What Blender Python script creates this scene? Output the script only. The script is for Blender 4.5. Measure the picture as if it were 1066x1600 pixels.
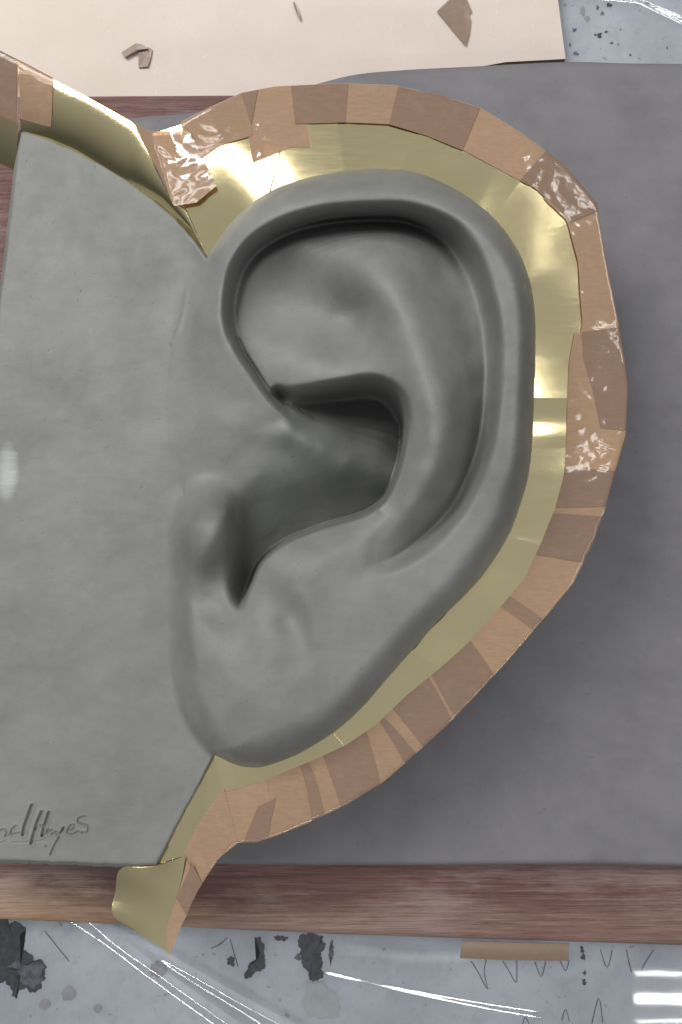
import bpy, math, random
import numpy as np

# ------------------------------------------------------------------ clear
for o in list(bpy.data.objects):
    bpy.data.objects.remove(o, do_unlink=True)
sc = bpy.context.scene
COL = sc.collection
random.seed(7)
rng = np.random.default_rng(11)

# ------------------------------------------------------------------ camera
IW, IH, FPX = 1066.0, 1600.0, 1450.0      # photograph size and focal length in its pixels
S = 0.385e-3                              # metres per pixel on the plane of the face panel (z = 0)
DIST = FPX * S
TILT = math.radians(4.0)
CAM = np.array([0.0, -DIST * math.sin(TILT), DIST * math.cos(TILT)])
cd = bpy.data.cameras.new('camera')
cd.sensor_fit = 'VERTICAL'
cd.sensor_height = 24.0
cd.lens = 24.0 * FPX / IH
cd.clip_start = 0.02
cd.clip_end = 20.0
cam = bpy.data.objects.new('camera', cd)
cam.location = CAM
cam.rotation_euler = (TILT, 0, 0)
COL.objects.link(cam)
sc.camera = cam

# ------------------------------------------------------------------ world and lamps
world = bpy.data.worlds.new('World')
sc.world = world
world.use_nodes = True
wn, wl = world.node_tree.nodes, world.node_tree.links
wn.clear()
w_out = wn.new('ShaderNodeOutputWorld')
w_bg = wn.new('ShaderNodeBackground')
w_bg.inputs['Color'].default_value = (0.93, 0.97, 1.0, 1)
# a plain room: pale ceiling overhead, dimmer walls lower down
w_tc = wn.new('ShaderNodeTexCoord')
w_sx = wn.new('ShaderNodeSeparateXYZ')
w_rp = wn.new('ShaderNodeMapRange')
w_rp.inputs['From Min'].default_value, w_rp.inputs['From Max'].default_value = 0.15, 0.95
w_rp.inputs['To Min'].default_value, w_rp.inputs['To Max'].default_value = 0.08, 0.40
wl.new(w_tc.outputs['Generated'], w_sx.inputs[0])
wl.new(w_sx.outputs['Z'], w_rp.inputs['Value'])
wl.new(w_rp.outputs['Result'], w_bg.inputs['Strength'])
wl.new(w_bg.outputs[0], w_out.inputs[0])


def tube(name, loc, aim, length, width, power, col=(1.0, 0.985, 0.95), rz=0.0):
    ld = bpy.data.lights.new(name, 'AREA')
    ld.shape = 'RECTANGLE'
    ld.size, ld.size_y = length, width
    ld.energy = power
    ld.color = col
    o = bpy.data.objects.new(name, ld)
    o.location = loc
    d = np.array(aim, float) - np.array(loc, float)
    d /= np.linalg.norm(d)
    o.rotation_euler = (math.atan2(d[1], -d[2]), -math.atan2(d[0], math.hypot(d[1], d[2])) * 0, rz)
    COL.objects.link(o)
    return o


for x_, y_, p_ in ((-1.25, 0.75, 14.0), (-1.25, 1.02, 15.0), (-1.25, 1.29, 16.0), (-1.25, 1.56, 17.0), (-0.58, 0.46, 3.2), (-0.58, 0.58, 3.2)):
    tube('ceiling_tube', (x_, y_, 1.70), (x_, y_, 0), 1.5, 0.04, p_)
tube('added_glint_light', (-0.45, -1.38, 1.50), (-0.45, -1.38, 0), 1.8, 0.035, 9.0)  # added light, no known fixture; makes the film's wrinkles shine
for k in range(2):
    tube('right_tube', (0.98, 0.84 + 0.08 * k, 1.50), (0.98, 0.84 + 0.08 * k, 0), 1.2, 0.022, 2.4)
    tube('side_tube', (0.98, -0.28 + 0.08 * k, 1.50), (0.98, -0.28 + 0.08 * k, 0), 1.2, 0.022, 1.0)
for k, (wd, pw) in enumerate(((0.006, 0.9), (0.02, 4.0), (0.006, 0.9))):
    tube('front_tube', (1.30, -0.98 - 0.055 * k, 1.50), (1.30, -0.98 - 0.055 * k, 0), 1.2, wd, pw)

sc.view_settings.view_transform = 'Standard'
sc.view_settings.look = 'None'
sc.view_settings.gamma = 1.0
sc.view_settings.exposure = 0.0
sc.render.engine = 'CYCLES'
sc.cycles.use_denoising = True
sc.cycles.max_bounces = 8
sc.cycles.transparent_max_bounces = 16

# ------------------------------------------------------------------ helpers
CT, ST = math.cos(TILT), math.sin(TILT)


def unproj(U, V, Z):
    """world point seen at photo pixel (U, V) that lies at height Z (metres)"""
    U, V, Z = np.broadcast_arrays(np.asarray(U, float), np.asarray(V, float), np.asarray(Z, float))
    x = (U - IW / 2) / FPX
    y = -(V - IH / 2) / FPX
    dx, dy, dz = x, y * CT + ST, y * ST - CT
    k = (Z - CAM[2]) / dz
    return np.stack([CAM[0] + dx * k, CAM[1] + dy * k, Z], -1)


def up(u, v, zmm):
    return unproj(u, v, zmm * 1e-3)


def mesh_np(name, verts, faces, mat=None, parent=None, smooth=True, normals=None):
    """faces: int array (n,3) or (n,4), or a list of tuples"""
    me = bpy.data.meshes.new(name)
    verts = np.asarray(verts, np.float32).reshape(-1, 3)
    if isinstance(faces, np.ndarray):
        n, k = faces.shape
        me.vertices.add(len(verts)); me.vertices.foreach_set('co', verts.ravel())
        me.loops.add(n * k); me.loops.foreach_set('vertex_index', faces.astype(np.int32).ravel())
        me.polygons.add(n)
        me.polygons.foreach_set('loop_start', (np.arange(n) * k).astype(np.int32))
        me.update(calc_edges=True)
    else:
        me.from_pydata([tuple(map(float, v)) for v in verts], [], faces)
        me.update()
    me.validate()
    me.polygons.foreach_set('use_smooth', np.full(len(me.polygons), smooth))
    if normals is not None:
        me.normals_split_custom_set_from_vertices(np.asarray(normals, np.float32).reshape(-1, 3).tolist())
    if mat:
        me.materials.append(mat)
    o = bpy.data.objects.new(name, me)
    COL.objects.link(o)
    if parent:
        o.parent = parent
    return o


def tag(o, label=None, cat=None, group=None, kind=None):
    if label: o['label'] = label
    if cat: o['category'] = cat
    if group: o['group'] = group
    if kind: o['kind'] = kind
    return o


def empty(name, label, cat, loc=(0, 0, 0)):
    o = bpy.data.objects.new(name, None)
    o.empty_display_size = 0.02
    COL.objects.link(o)
    return tag(o, label, cat)


def solid(poly_uv, z_top, z_bot, name, mat, parent=None, bevel=0.0, segs=3, smooth=False):
    """prism whose top outline is seen at the given photo pixels, standing at z_top..z_bot (mm)"""
    P = unproj([p[0] for p in poly_uv], [p[1] for p in poly_uv], z_top * 1e-3)
    n = len(P)
    B = P.copy(); B[:, 2] = z_bot * 1e-3
    f = [tuple(range(n))[::-1], tuple(range(n, 2 * n))] + [(i, (i + 1) % n, n + (i + 1) % n, n + i) for i in range(n)]
    o = mesh_np(name, np.vstack([P, B]), f, mat, parent, smooth)
    import bmesh
    bm = bmesh.new(); bm.from_mesh(o.data)
    bmesh.ops.recalc_face_normals(bm, faces=bm.faces)
    if bevel:
        es = [e for e in bm.edges if all(v.co.z > z_bot * 1e-3 + 1e-6 for v in e.verts)]
        bmesh.ops.bevel(bm, geom=es, offset=bevel * 1e-3, segments=segs, affect='EDGES', profile=0.5)
    bm.to_mesh(o.data); bm.free()
    return o


def grid_faces(nr, nc, wrap=False):
    r, c = np.meshgrid(np.arange(nr - 1), np.arange(nc - 1), indexing='ij')
    a = (r * nc + c).ravel()
    return np.stack([a, a + nc, a + nc + 1, a + 1], -1)


def spline(pts, per=6, closed=False):
    """Catmull-Rom through rows of any width"""
    P = np.asarray(pts, float)
    n = len(P)
    out = []
    for i in range(n if closed else n - 1):
        if closed:
            a, b, c, d = P[i - 1], P[i], P[(i + 1) % n], P[(i + 2) % n]
        else:
            a, b, c, d = P[max(i - 1, 0)], P[i], P[i + 1], P[min(i + 2, n - 1)]
        for t in np.linspace(0, 1, per, endpoint=False):
            out.append(0.5 * (2 * b + (c - a) * t + (2 * a - 5 * b + 4 * c - d) * t * t + (3 * b - a - 3 * c + d) * t ** 3))
    if not closed:
        out.append(P[-1])
    return np.array(out)


def poly_dist(U, V, poly, attrs=None, closed=True):
    """signed distance (positive inside) to a polygon, and attributes carried over from the nearest boundary point"""
    P = np.asarray(poly, float)[:, :2]
    n = len(P)
    best = np.full(U.shape, 1e18)
    inside = np.zeros(U.shape, bool)
    A = None if attrs is None else [np.zeros(U.shape) for _ in range(attrs.shape[1])]
    for i in range(n if closed else n - 1):
        a, b = P[i], P[(i + 1) % n]
        ab = b - a
        L = ab @ ab + 1e-12
        t = np.clip(((U - a[0]) * ab[0] + (V - a[1]) * ab[1]) / L, 0, 1)
        d = (U - a[0] - t * ab[0]) ** 2 + (V - a[1] - t * ab[1]) ** 2
        m = d < best
        best[m] = d[m]
        if A is not None:
            for k in range(len(A)):
                A[k][m] = attrs[i, k] + (attrs[(i + 1) % n, k] - attrs[i, k]) * t[m]
        if closed and a[1] != b[1]:
            c = (a[1] > V) != (b[1] > V)
            xi = a[0] + (V - a[1]) * (b[0] - a[0]) / (b[1] - a[1])
            inside ^= c & (U < xi)
    d = np.sqrt(best)
    if closed:
        d = np.where(inside, d, -d)
    return d, A


def tps(points, U, V, lam=1e-3):
    """thin plate spline surface through (u, v, h)"""
    p = np.asarray(points, float)
    X = p[:, :2] / 100.0
    n = len(X)

    def phi(r2):
        return 0.5 * r2 * np.log(r2 + 1e-12)
    K = phi(((X[:, None] - X[None]) ** 2).sum(-1)) + lam * np.eye(n)
    Q = np.hstack([np.ones((n, 1)), X])
    M = np.zeros((n + 3, n + 3))
    M[:n, :n] = K; M[:n, n:] = Q; M[n:, :n] = Q.T
    w = np.linalg.solve(M, np.concatenate([p[:, 2], np.zeros(3)]))
    u, v = U / 100.0, V / 100.0
    out = w[n] + w[n + 1] * u + w[n + 2] * v
    for i in range(n):
        out += w[i] * phi((u - X[i, 0]) ** 2 + (v - X[i, 1]) ** 2)
    return out


def vnoise(U, V, scale, seed=0):
    """smooth value noise in -1..1"""
    r = np.random.default_rng(seed)
    T = r.uniform(-1, 1, (64, 64))
    x, y = U / scale + 100, V / scale + 100
    xi, yi = np.floor(x).astype(int), np.floor(y).astype(int)
    fx, fy = x - xi, y - yi
    fx = fx * fx * (3 - 2 * fx); fy = fy * fy * (3 - 2 * fy)
    g = lambda a, b: T[a % 64, b % 64]
    return (g(xi, yi) * (1 - fx) + g(xi + 1, yi) * fx) * (1 - fy) + (g(xi, yi + 1) * (1 - fx) + g(xi + 1, yi + 1) * fx) * fy


def sstep(x):
    x = np.clip(x, 0, 1)
    return x * x * (3 - 2 * x)


# ------------------------------------------------------------------ materials
class NT:
    def __init__(self, name):
        self.m = bpy.data.materials.new(name)
        self.m.use_nodes = True
        self.t = self.m.node_tree
        self.t.nodes.clear()
        self.out = self.t.nodes.new('ShaderNodeOutputMaterial')
        self.co = self.t.nodes.new('ShaderNodeTexCoord').outputs['Object']

    def n(self, kind, ins=None, **props):
        nd = self.t.nodes.new(kind)
        for k, v in props.items():
            setattr(nd, k, v)
        for k, v in (ins or {}).items():
            s = nd.inputs[k]
            if isinstance(v, bpy.types.NodeSocket):
                self.t.links.new(v, s)
            else:
                s.default_value = v
        return nd

    def noise(self, scale, detail=4, rough=0.55, vec=None, dist=0.0):
        return self.n('ShaderNodeTexNoise', {'Vector': vec or self.co, 'Scale': scale, 'Detail': detail, 'Roughness': rough, 'Distortion': dist}).outputs['Fac']

    def mapping(self, scale=(1, 1, 1), rot=(0, 0, 0), loc=(0, 0, 0)):
        return self.n('ShaderNodeMapping', {'Vector': self.co, 'Scale': scale, 'Rotation': rot, 'Location': loc}).outputs[0]

    def ramp(self, fac, stops, interp='LINEAR'):
        nd = self.n('ShaderNodeValToRGB', {'Fac': fac})
        cr = nd.color_ramp
        cr.interpolation = interp
        while len(cr.elements) < len(stops):
            cr.elements.new(0.5)
        for e, (p, c) in zip(cr.elements, stops):
            e.position = p
            e.color = (c, c, c, 1) if isinstance(c, (int, float)) else (*c, 1)
        return nd.outputs[0]

    def mix(self, fac, a, b, blend='MIX'):
        nd = self.n('ShaderNodeMix', data_type='RGBA', blend_type=blend)
        for s, v in ((nd.inputs[0], fac), (nd.inputs[6], a), (nd.inputs[7], b)):
            if isinstance(v, bpy.types.NodeSocket):
                self.t.links.new(v, s)
            elif isinstance(v, tuple):
                s.default_value = (*v[:3], 1)
            else:
                s.default_value = v
        return nd.outputs[2]

    def math(self, op, a, b=0.0, c=0.0):
        nd = self.n('ShaderNodeMath', operation=op)
        for s, v in zip(nd.inputs, (a, b, c)):
            if isinstance(v, bpy.types.NodeSocket):
                self.t.links.new(v, s)
            else:
                s.default_value = v
        return nd.outputs[0]

    def bump(self, height, strength=0.3, dist=0.001, normal=None):
        ins = {'Height': height, 'Strength': strength, 'Distance': dist}
        if normal: ins['Normal'] = normal
        return self.n('ShaderNodeBump', ins).outputs[0]

    def done(self, shader):
        self.t.links.new(shader, self.out.inputs['Surface'])
        return self.m


def principled(nt, **ins):
    return nt.n('ShaderNodeBsdfPrincipled', {k.replace('_', ' '): v for k, v in ins.items()}).outputs[0]


def clay_material(name, a, b, rough=(0.50, 0.68), spec=0.35, wet=()):
    t = NT(name)
    big = t.noise(14, 5, 0.6)
    mid = t.noise(60, 4, 0.6)
    fine = t.noise(700, 3, 0.6)
    col = t.mix(t.ramp(big, [(0.35, 0.0), (0.68, 1.0)]), a, b)
    col = t.mix(t.math('MULTIPLY', t.ramp(mid, [(0.40, 0.0), (0.75, 1.0)]), 0.35), col, tuple(x * 1.18 for x in b))
    spk = t.ramp(t.noise(420, 2, 0.4), [(0.70, 0.0), (0.76, 1.0)])
    col = t.mix(t.math('MULTIPLY', spk, 0.25), col, tuple(x * 0.55 for x in a))
    smear = t.noise(30, 6, 0.7, t.mapping((1, 3.5, 1), (0, 0, 0.6)), 0.8)
    col = t.mix(t.math('MULTIPLY', t.ramp(smear, [(0.50, 0.0), (0.72, 1.0)]), 0.20), col, tuple(x * 0.80 for x in a))
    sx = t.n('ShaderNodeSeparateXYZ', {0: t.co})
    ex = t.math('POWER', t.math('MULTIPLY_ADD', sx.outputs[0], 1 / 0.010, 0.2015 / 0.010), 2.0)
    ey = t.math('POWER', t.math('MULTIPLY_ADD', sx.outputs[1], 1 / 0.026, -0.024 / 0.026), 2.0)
    painted_sheen = t.ramp(t.math('ADD', t.math('ADD', ex, ey), t.math('MULTIPLY', smear, 0.9)), [(0.45, 0.75), (1.35, 0.0)])
    col = t.mix(painted_sheen, col, (0.40, 0.42, 0.42))                       # pale sheen painted into the colour at the panel's left side
    bmp = t.bump(fine, 0.22, 0.0004)
    bmp = t.bump(t.math('MULTIPLY', spk, -1.0), 0.35, 0.0004, bmp)
    drag = t.noise(55, 4, 0.6, t.mapping((7, 1, 1), (0, 0, 0.35)), 0.5)
    bmp = t.bump(drag, 0.08, 0.0008, bmp)
    bmp = t.bump(mid, 0.30, 0.0010, bmp)
    bmp = t.bump(smear, 0.16, 0.0010, bmp)
    r = t.ramp(t.noise(35, 4, 0.6), [(0.3, rough[0]), (0.7, rough[1])])
    for w_ in wet:                                                   # small damp spots
        p_ = up(*w_)
        dist_ = t.n('ShaderNodeVectorMath', {0: t.co, 1: tuple(p_)}, operation='DISTANCE').outputs['Value']
        msk = t.ramp(t.math('MULTIPLY_ADD', dist_, 60.0, t.math('MULTIPLY', big, 0.4)), [(0.55, 1.0), (0.85, 0.0)])
        r = t.mix(msk, r, (0.10, 0.10, 0.10))
        wb = t.bump(t.noise(150, 2, 0.5), 0.5, 0.002)
        mixn = t.n('ShaderNodeMix', {}, data_type='VECTOR')
        for s_, v_ in ((mixn.inputs[0], msk), (mixn.inputs[4], bmp), (mixn.inputs[5], wb)):
            t.t.links.new(v_, s_)
        bmp = mixn.outputs[1]
    return t.done(principled(t, Base_Color=col, Roughness=r, Normal=bmp, **{'Specular IOR Level': spec}))


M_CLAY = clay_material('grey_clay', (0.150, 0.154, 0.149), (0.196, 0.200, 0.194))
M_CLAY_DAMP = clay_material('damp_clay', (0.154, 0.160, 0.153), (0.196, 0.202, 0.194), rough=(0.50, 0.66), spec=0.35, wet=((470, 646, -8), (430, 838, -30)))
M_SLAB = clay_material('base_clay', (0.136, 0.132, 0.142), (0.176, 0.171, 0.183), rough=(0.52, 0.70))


def brass_material():
    t = NT('brass_sheet')
    st = t.noise(60, 5, 0.65, t.mapping((1, 14, 1), (0, 0, 0.5)))
    sm = t.noise(25, 4, 0.6)
    col = t.mix(sm, (0.79, 0.66, 0.36), (0.85, 0.73, 0.44))
    r = t.ramp(st, [(0.3, 0.10), (0.7, 0.15)])
    b = t.bump(t.noise(30, 2, 0.5), 0.03, 0.002)
    b = t.bump(st, 0.02, 0.0003, b)
    return t.done(principled(t, Base_Color=col, Metallic=1.0, Roughness=r, Normal=b))


M_BRASS = brass_material()


def tape_material(name='brown_tape', solid_col=(0.36, 0.205, 0.135), tint=(0.70, 0.52, 0.42), body=0.55):
    t = NT(name)
    n1 = t.noise(62, 1, 0.4, dist=0.9)
    n2 = t.noise(130, 1, 0.4, dist=0.5)
    fib = t.noise(160, 3, 0.6, t.mapping((1, 6, 1), (0, 0, 0.9)))
    b = t.bump(n1, 0.30, 0.0016)
    b = t.bump(n2, 0.12, 0.0006, b)
    c = t.mix(t.ramp(fib, [(0.35, 0.0), (0.7, 1.0)]), solid_col, tuple(x * 1.15 for x in solid_col))
    rnd_ = t.n('ShaderNodeObjectInfo').outputs['Random']
    c = t.mix(t.math('MULTIPLY', rnd_, 0.30), c, tuple(x * y for x, y in zip(solid_col, (0.74, 0.78, 0.86))))
    blot = t.ramp(t.noise(95, 4, 0.6, dist=1.2), [(0.52, 0.0), (0.70, 1.0)])
    c = t.mix(t.math('MULTIPLY', blot, 0.28), c, tuple(min(1, x * 1.35) for x in solid_col))
    dif = t.n('ShaderNodeBsdfDiffuse', {'Color': c, 'Normal': b}).outputs[0]
    tr = t.n('ShaderNodeBsdfTransparent', {'Color': (*tint, 1)}).outputs[0]
    m = t.n('ShaderNodeMixShader', {0: body, 1: tr, 2: dif}).outputs[0]
    gl = t.n('ShaderNodeBsdfGlossy', {'Color': (1, 1, 1, 1), 'Roughness': 0.07, 'Normal': b}).outputs[0]
    fr = t.n('ShaderNodeFresnel', {'IOR': 1.45, 'Normal': b}).outputs[0]
    return t.done(t.n('ShaderNodeMixShader', {0: fr, 1: m, 2: gl}).outputs[0])


M_TAPE = tape_material('brown_tape', (0.33, 0.218, 0.142), body=0.86)
M_TAPE2 = tape_material('brown_tape_double', (0.225, 0.148, 0.106), body=0.90)      # two layers of tape on top of each other
M_TAPE_SOLID = None


def wood_material():
    t = NT('red_wood')
    gr = t.noise(30, 7, 0.68, t.mapping((0.55, 17, 9)), 0.35)
    gr2 = t.noise(90, 5, 0.7, t.mapping((0.6, 22, 6)))
    wear = t.noise(9, 5, 0.65, t.mapping((1.2, 3.0, 3.0)))
    col = t.ramp(gr, [(0.28, (0.075, 0.026, 0.022)), (0.5, (0.135, 0.062, 0.055)), (0.72, (0.225, 0.125, 0.105))])
    ochre = t.ramp(gr, [(0.3, (0.21, 0.125, 0.095)), (0.7, (0.40, 0.29, 0.22))])
    # bare wood near the worn outer edge of the board
    y = t.n('ShaderNodeSeparateXYZ', {0: t.co}).outputs[1]
    edge = t.ramp(t.math('ADD', t.math('MULTIPLY_ADD', y, -20.0, -4.62), t.math('MULTIPLY', t.math('SUBTRACT', wear, 0.5), 1.7)), [(0.25, 0.0), (0.75, 1.0)])
    x = t.n('ShaderNodeSeparateXYZ', {0: t.co}).outputs[0]
    leftish = t.ramp(t.math('MULTIPLY_ADD', x, -3.2, 0.3), [(0.0, 0.42), (1.0, 1.0)])
    col = t.mix(t.math('MULTIPLY', edge, leftish), col, ochre)
    col = t.mix(t.math('MULTIPLY', edge, t.ramp(t.math('MULTIPLY_ADD', x, -4.0, -0.15), [(0.0, 0.0), (0.6, 0.75)])), col, t.ramp(gr, [(0.3, (0.30, 0.17, 0.08)), (0.7, (0.46, 0.31, 0.17))]))
    pale = t.ramp(t.math('ADD', wear, t.math('MULTIPLY', t.math('SUBTRACT', gr2, 0.5), 0.7)), [(0.50, 0.0), (0.68, 1.0)])
    col = t.mix(t.math('MULTIPLY', pale, 0.36), col, (0.33, 0.27, 0.28))
    pore = t.noise(30, 5, 0.7, t.mapping((1.1, 52, 20)))
    col = t.mix(t.math('MULTIPLY', t.ramp(pore, [(0.52, 0.0), (0.66, 1.0)]), 0.55), col, (0.05, 0.022, 0.018))
    b = t.bump(pore, 0.6, 0.0010, t.bump(gr, 0.5, 0.0012))
    return t.done(principled(t, Base_Color=col, Roughness=0.6, Normal=b))


M_WOOD = wood_material()


def table_material():
    t = NT('painted_table')
    n1 = t.noise(11, 6, 0.65)
    n2 = t.noise(80, 5, 0.7)
    col = t.ramp(n1, [(0.30, (0.47, 0.49, 0.53)), (0.5, (0.57, 0.59, 0.635)), (0.7, (0.65, 0.67, 0.71))])
    col = t.mix(t.math('MULTIPLY', t.ramp(n2, [(0.50, 0.0), (0.72, 1.0)]), 0.35), col, (0.30, 0.33, 0.38))
    spk = t.ramp(t.noise(150, 3, 0.5), [(0.67, 0.0), (0.72, 1.0)])
    col = t.mix(t.math('MULTIPLY', spk, 0.5), col, (0.16, 0.16, 0.19))
    rust = t.ramp(t.noise(34, 3, 0.5), [(0.66, 0.0), (0.74, 1.0)])
    col = t.mix(t.math('MULTIPLY', rust, 0.28), col, (0.32, 0.22, 0.19))
    b = t.bump(n2, 0.35, 0.001)
    return t.done(principled(t, Base_Color=col, Roughness=0.5, Normal=b))


M_TABLE = table_material()


def simple(name, col, rough=0.6, var=0.25, scale=120, bump=0.2):
    t = NT(name)
    n = t.noise(scale, 5, 0.65)
    c = t.mix(t.ramp(n, [(0.35, 0.0), (0.7, 1.0)]), tuple(x * (1 - var) for x in col), tuple(min(1, x * (1 + var)) for x in col))
    return t.done(principled(t, Base_Color=c, Roughness=rough, Normal=t.bump(n, bump, 0.0006)))


M_TAPE_SOLID = simple('brown_tape_scrap', (0.235, 0.165, 0.125), 0.38, 0.08, 200, 0.05)
M_STAIN = simple('dark_bare_metal', (0.055, 0.060, 0.070), 0.45, 0.6, 160)
M_STAIN2 = simple('scraped_grey', (0.15, 0.165, 0.19), 0.5, 0.5, 200)
M_RUST = simple('rust_spot', (0.42, 0.41, 0.44), 0.6, 0.15)
M_PEN = simple('pencil', (0.17, 0.18, 0.21), 0.7, 0.2)
M_MASKING = simple('pale_tape', (0.50, 0.53, 0.54), 0.5, 0.08)


def card_material():
    t = NT('pale_cardboard')
    n = t.noise(30, 5, 0.6)
    f = t.noise(500, 3, 0.6)
    col = t.mix(n, (0.53, 0.45, 0.405), (0.62, 0.54, 0.49))
    fl = t.ramp(t.noise(240, 3, 0.6, t.mapping((1, 3, 1), (0, 0, 0.7))), [(0.66, 0.0), (0.72, 1.0)])
    col = t.mix(t.math('MULTIPLY', fl, 0.35), col, (0.42, 0.33, 0.27))
    fl2 = t.ramp(t.noise(200, 3, 0.6, t.mapping((3, 1, 1), (0, 0, -0.4))), [(0.66, 0.0), (0.72, 1.0)])
    col = t.mix(t.math('MULTIPLY', fl2, 0.22), col, (0.86, 0.80, 0.74))
    return t.done(principled(t, Base_Color=col, Roughness=0.8, Normal=t.bump(f, 0.2, 0.0004)))


M_CARD = card_material()
M_CARD_EDGE = simple('cardboard_edge', (0.26, 0.19, 0.13), 0.85)


def film_material():
    t = NT('clear_film')
    b = t.bump(t.noise(18, 2, 0.5), 0.02, 0.004)
    tr = t.n('ShaderNodeBsdfTransparent', {'Color': (0.94, 0.95, 0.96, 1)}).outputs[0]
    gl = t.n('ShaderNodeBsdfGlossy', {'Color': (1, 1, 1, 1), 'Roughness': 0.035, 'Normal': b}).outputs[0]
    fr = t.n('ShaderNodeFresnel', {'IOR': 1.6, 'Normal': b}).outputs[0]
    return t.done(t.n('ShaderNodeMixShader', {0: fr, 1: tr, 2: gl}).outputs[0])


M_FILM = film_material()

# heights of the setting, in mm, measured from the face panel
Z_TABLE, Z_CARD, Z_WOOD, Z_BASE = -112.0, -92.0, -72.0, -56.0

# ------------------------------------------------------------------ table
tb = [(-900, -700), (1900, -700), (1900, 2300), (-900, 2300)]
table = solid(tb, Z_TABLE, Z_TABLE - 25, 'table_top', M_TABLE)
tag(table, kind='structure')


def ragged(cx, cy, rx, ry, seed, n=26, amp=0.35):
    r = np.random.default_rng(seed)
    a = np.linspace(0, 2 * math.pi, n, endpoint=False)
    k = 1 + amp * r.uniform(-1, 1, n)
    return [(cx + rx * kk * math.cos(t), cy + ry * kk * math.sin(t)) for t, kk in zip(a, k)]


def roughen(poly, amp, seed, levels=3):
    r = np.random.default_rng(seed)
    P = np.array(poly, float)
    for _ in range(levels):
        Q = np.roll(P, -1, 0)
        m = (P + Q) / 2
        d = Q - P
        m += np.stack([-d[:, 1], d[:, 0]], -1) * r.uniform(-amp, amp, len(P))[:, None]
        P = np.stack([P, m], 1).reshape(-1, 2)
    return P


def patch(name, poly, z, mat, parent):
    poly = roughen(poly, 0.30, int(poly[0][0] * 7 + poly[0][1]) % 9973)
    P = up([p[0] for p in poly], [p[1] for p in poly], z)
    c = P.mean(0)
    n = len(P)
    return mesh_np(name, np.vstack([P, c[None]]), [(i, n, (i + 1) % n) for i in range(n)], mat, parent, False)


ZT = Z_TABLE + 0.4
big_stain = [(-30, 1440), (34, 1444), (41, 1452), (32, 1462), (38, 1476), (34, 1484), (46, 1490), (52, 1502), (66, 1500), (74, 1512), (72, 1528),
             (62, 1546), (52, 1550), (40, 1543), (30, 1548), (27, 1560), (18, 1558), (17, 1541), (8, 1532), (2, 1536), (-30, 1530)]
patch('bare_patch', big_stain, ZT, M_STAIN, table)
patch('scraped_patch', [(10, 1510), (28, 1500), (50, 1504), (70, 1512), (68, 1530), (52, 1545), (38, 1538), (28, 1520)], ZT + 0.3, M_STAIN2, table)
patch('bare_patch', [(468, 1462), (505, 1462), (508, 1478), (503, 1500), (505, 1528), (496, 1533), (483, 1531), (478, 1515), (472, 1500), (470, 1482)], ZT, M_STAIN, table)
patch('bare_patch', [(398, 1464), (408, 1464), (413, 1490), (414, 1505), (408, 1518), (394, 1526), (383, 1530), (382, 1522), (390, 1505), (404, 1492), (402, 1476)], ZT, M_STAIN, table)
patch('bare_patch', ragged(361, 1502, 7, 8, 3, 14), ZT, M_STAIN, table)
patch('bare_patch', ragged(438, 1466, 10, 4, 4, 14), ZT, M_STAIN, table)
patch('bare_patch', ragged(465, 1496, 6, 5, 5, 12), ZT, M_STAIN2, table)
patch('bare_patch', ragged(518, 1487, 4, 16, 6, 14), ZT, M_STAIN2, table)
for i, (cx, cy, r) in enumerate([(108, 1553, 12), (248, 1515, 13), (153, 1576, 7), (70, 1570, 9), (905, 25, 0)]):
    if r: patch('rust_spot', ragged(cx, cy, r, r * 0.95, 20 + i, 20, 0.12), ZT, M_RUST, table)
for i, (cx, cy, rx, ry) in enumerate([(951, 7, 3, 3), (934, 12, 2, 4), (942, 20, 2, 3), (937, 56, 4, 4), (898, 47, 4, 3), (900, 84, 4, 3), (955, 8, 2, 2), (970, 46, 1.5, 1.5),
                                      (956, 67, 3, 2), (930, 54, 2, 2), (948, 50, 3, 1.5), (1043, 75, 1.5, 2), (891, 70, 1, 3), (966, 69, 1.5, 2), (985, 86, 2, 2), (1012, 4, 2, 2)]):
    patch('paint_fleck', ragged(cx, cy, rx, ry, 50 + i, 9, 0.4), ZT, M_STAIN2 if i % 3 else M_STAIN, table)
patch('rust_spot', ragged(918, 29, 5, 4.5, 70, 14, 0.1), ZT, M_RUST, table)
patch('rust_spot', ragged(911, 17, 4, 8, 71, 14, 0.1), ZT, M_RUST, table)
patch('pale_tape_square', [(478, 1534), (506, 1534), (527, 1556), (530, 1590), (478, 1586)], ZT + 0.2, M_MASKING, table)


def stroke(name, pts, z, w, mat, parent, h=0.15):
    """pencil line: thin raised ribbon on a surface at height z (mm)"""
    P = np.array(pts, float)
    d = np.gradient(P, axis=0); d /= np.linalg.norm(d, axis=1)[:, None] + 1e-9
    nrm = np.stack([-d[:, 1], d[:, 0]], -1)
    L, R = P - nrm * w / 2, P + nrm * w / 2
    V = np.vstack([up(L[:, 0], L[:, 1], z), up(P[:, 0], P[:, 1], z + h), up(R[:, 0], R[:, 1], z)])
    n = len(P)
    f = [(j * n + i, j * n + i + 1, (j + 1) * n + i + 1, (j + 1) * n + i) for j in range(2) for i in range(n - 1)]
    return mesh_np(name, V, f, mat, parent, False)


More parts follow.
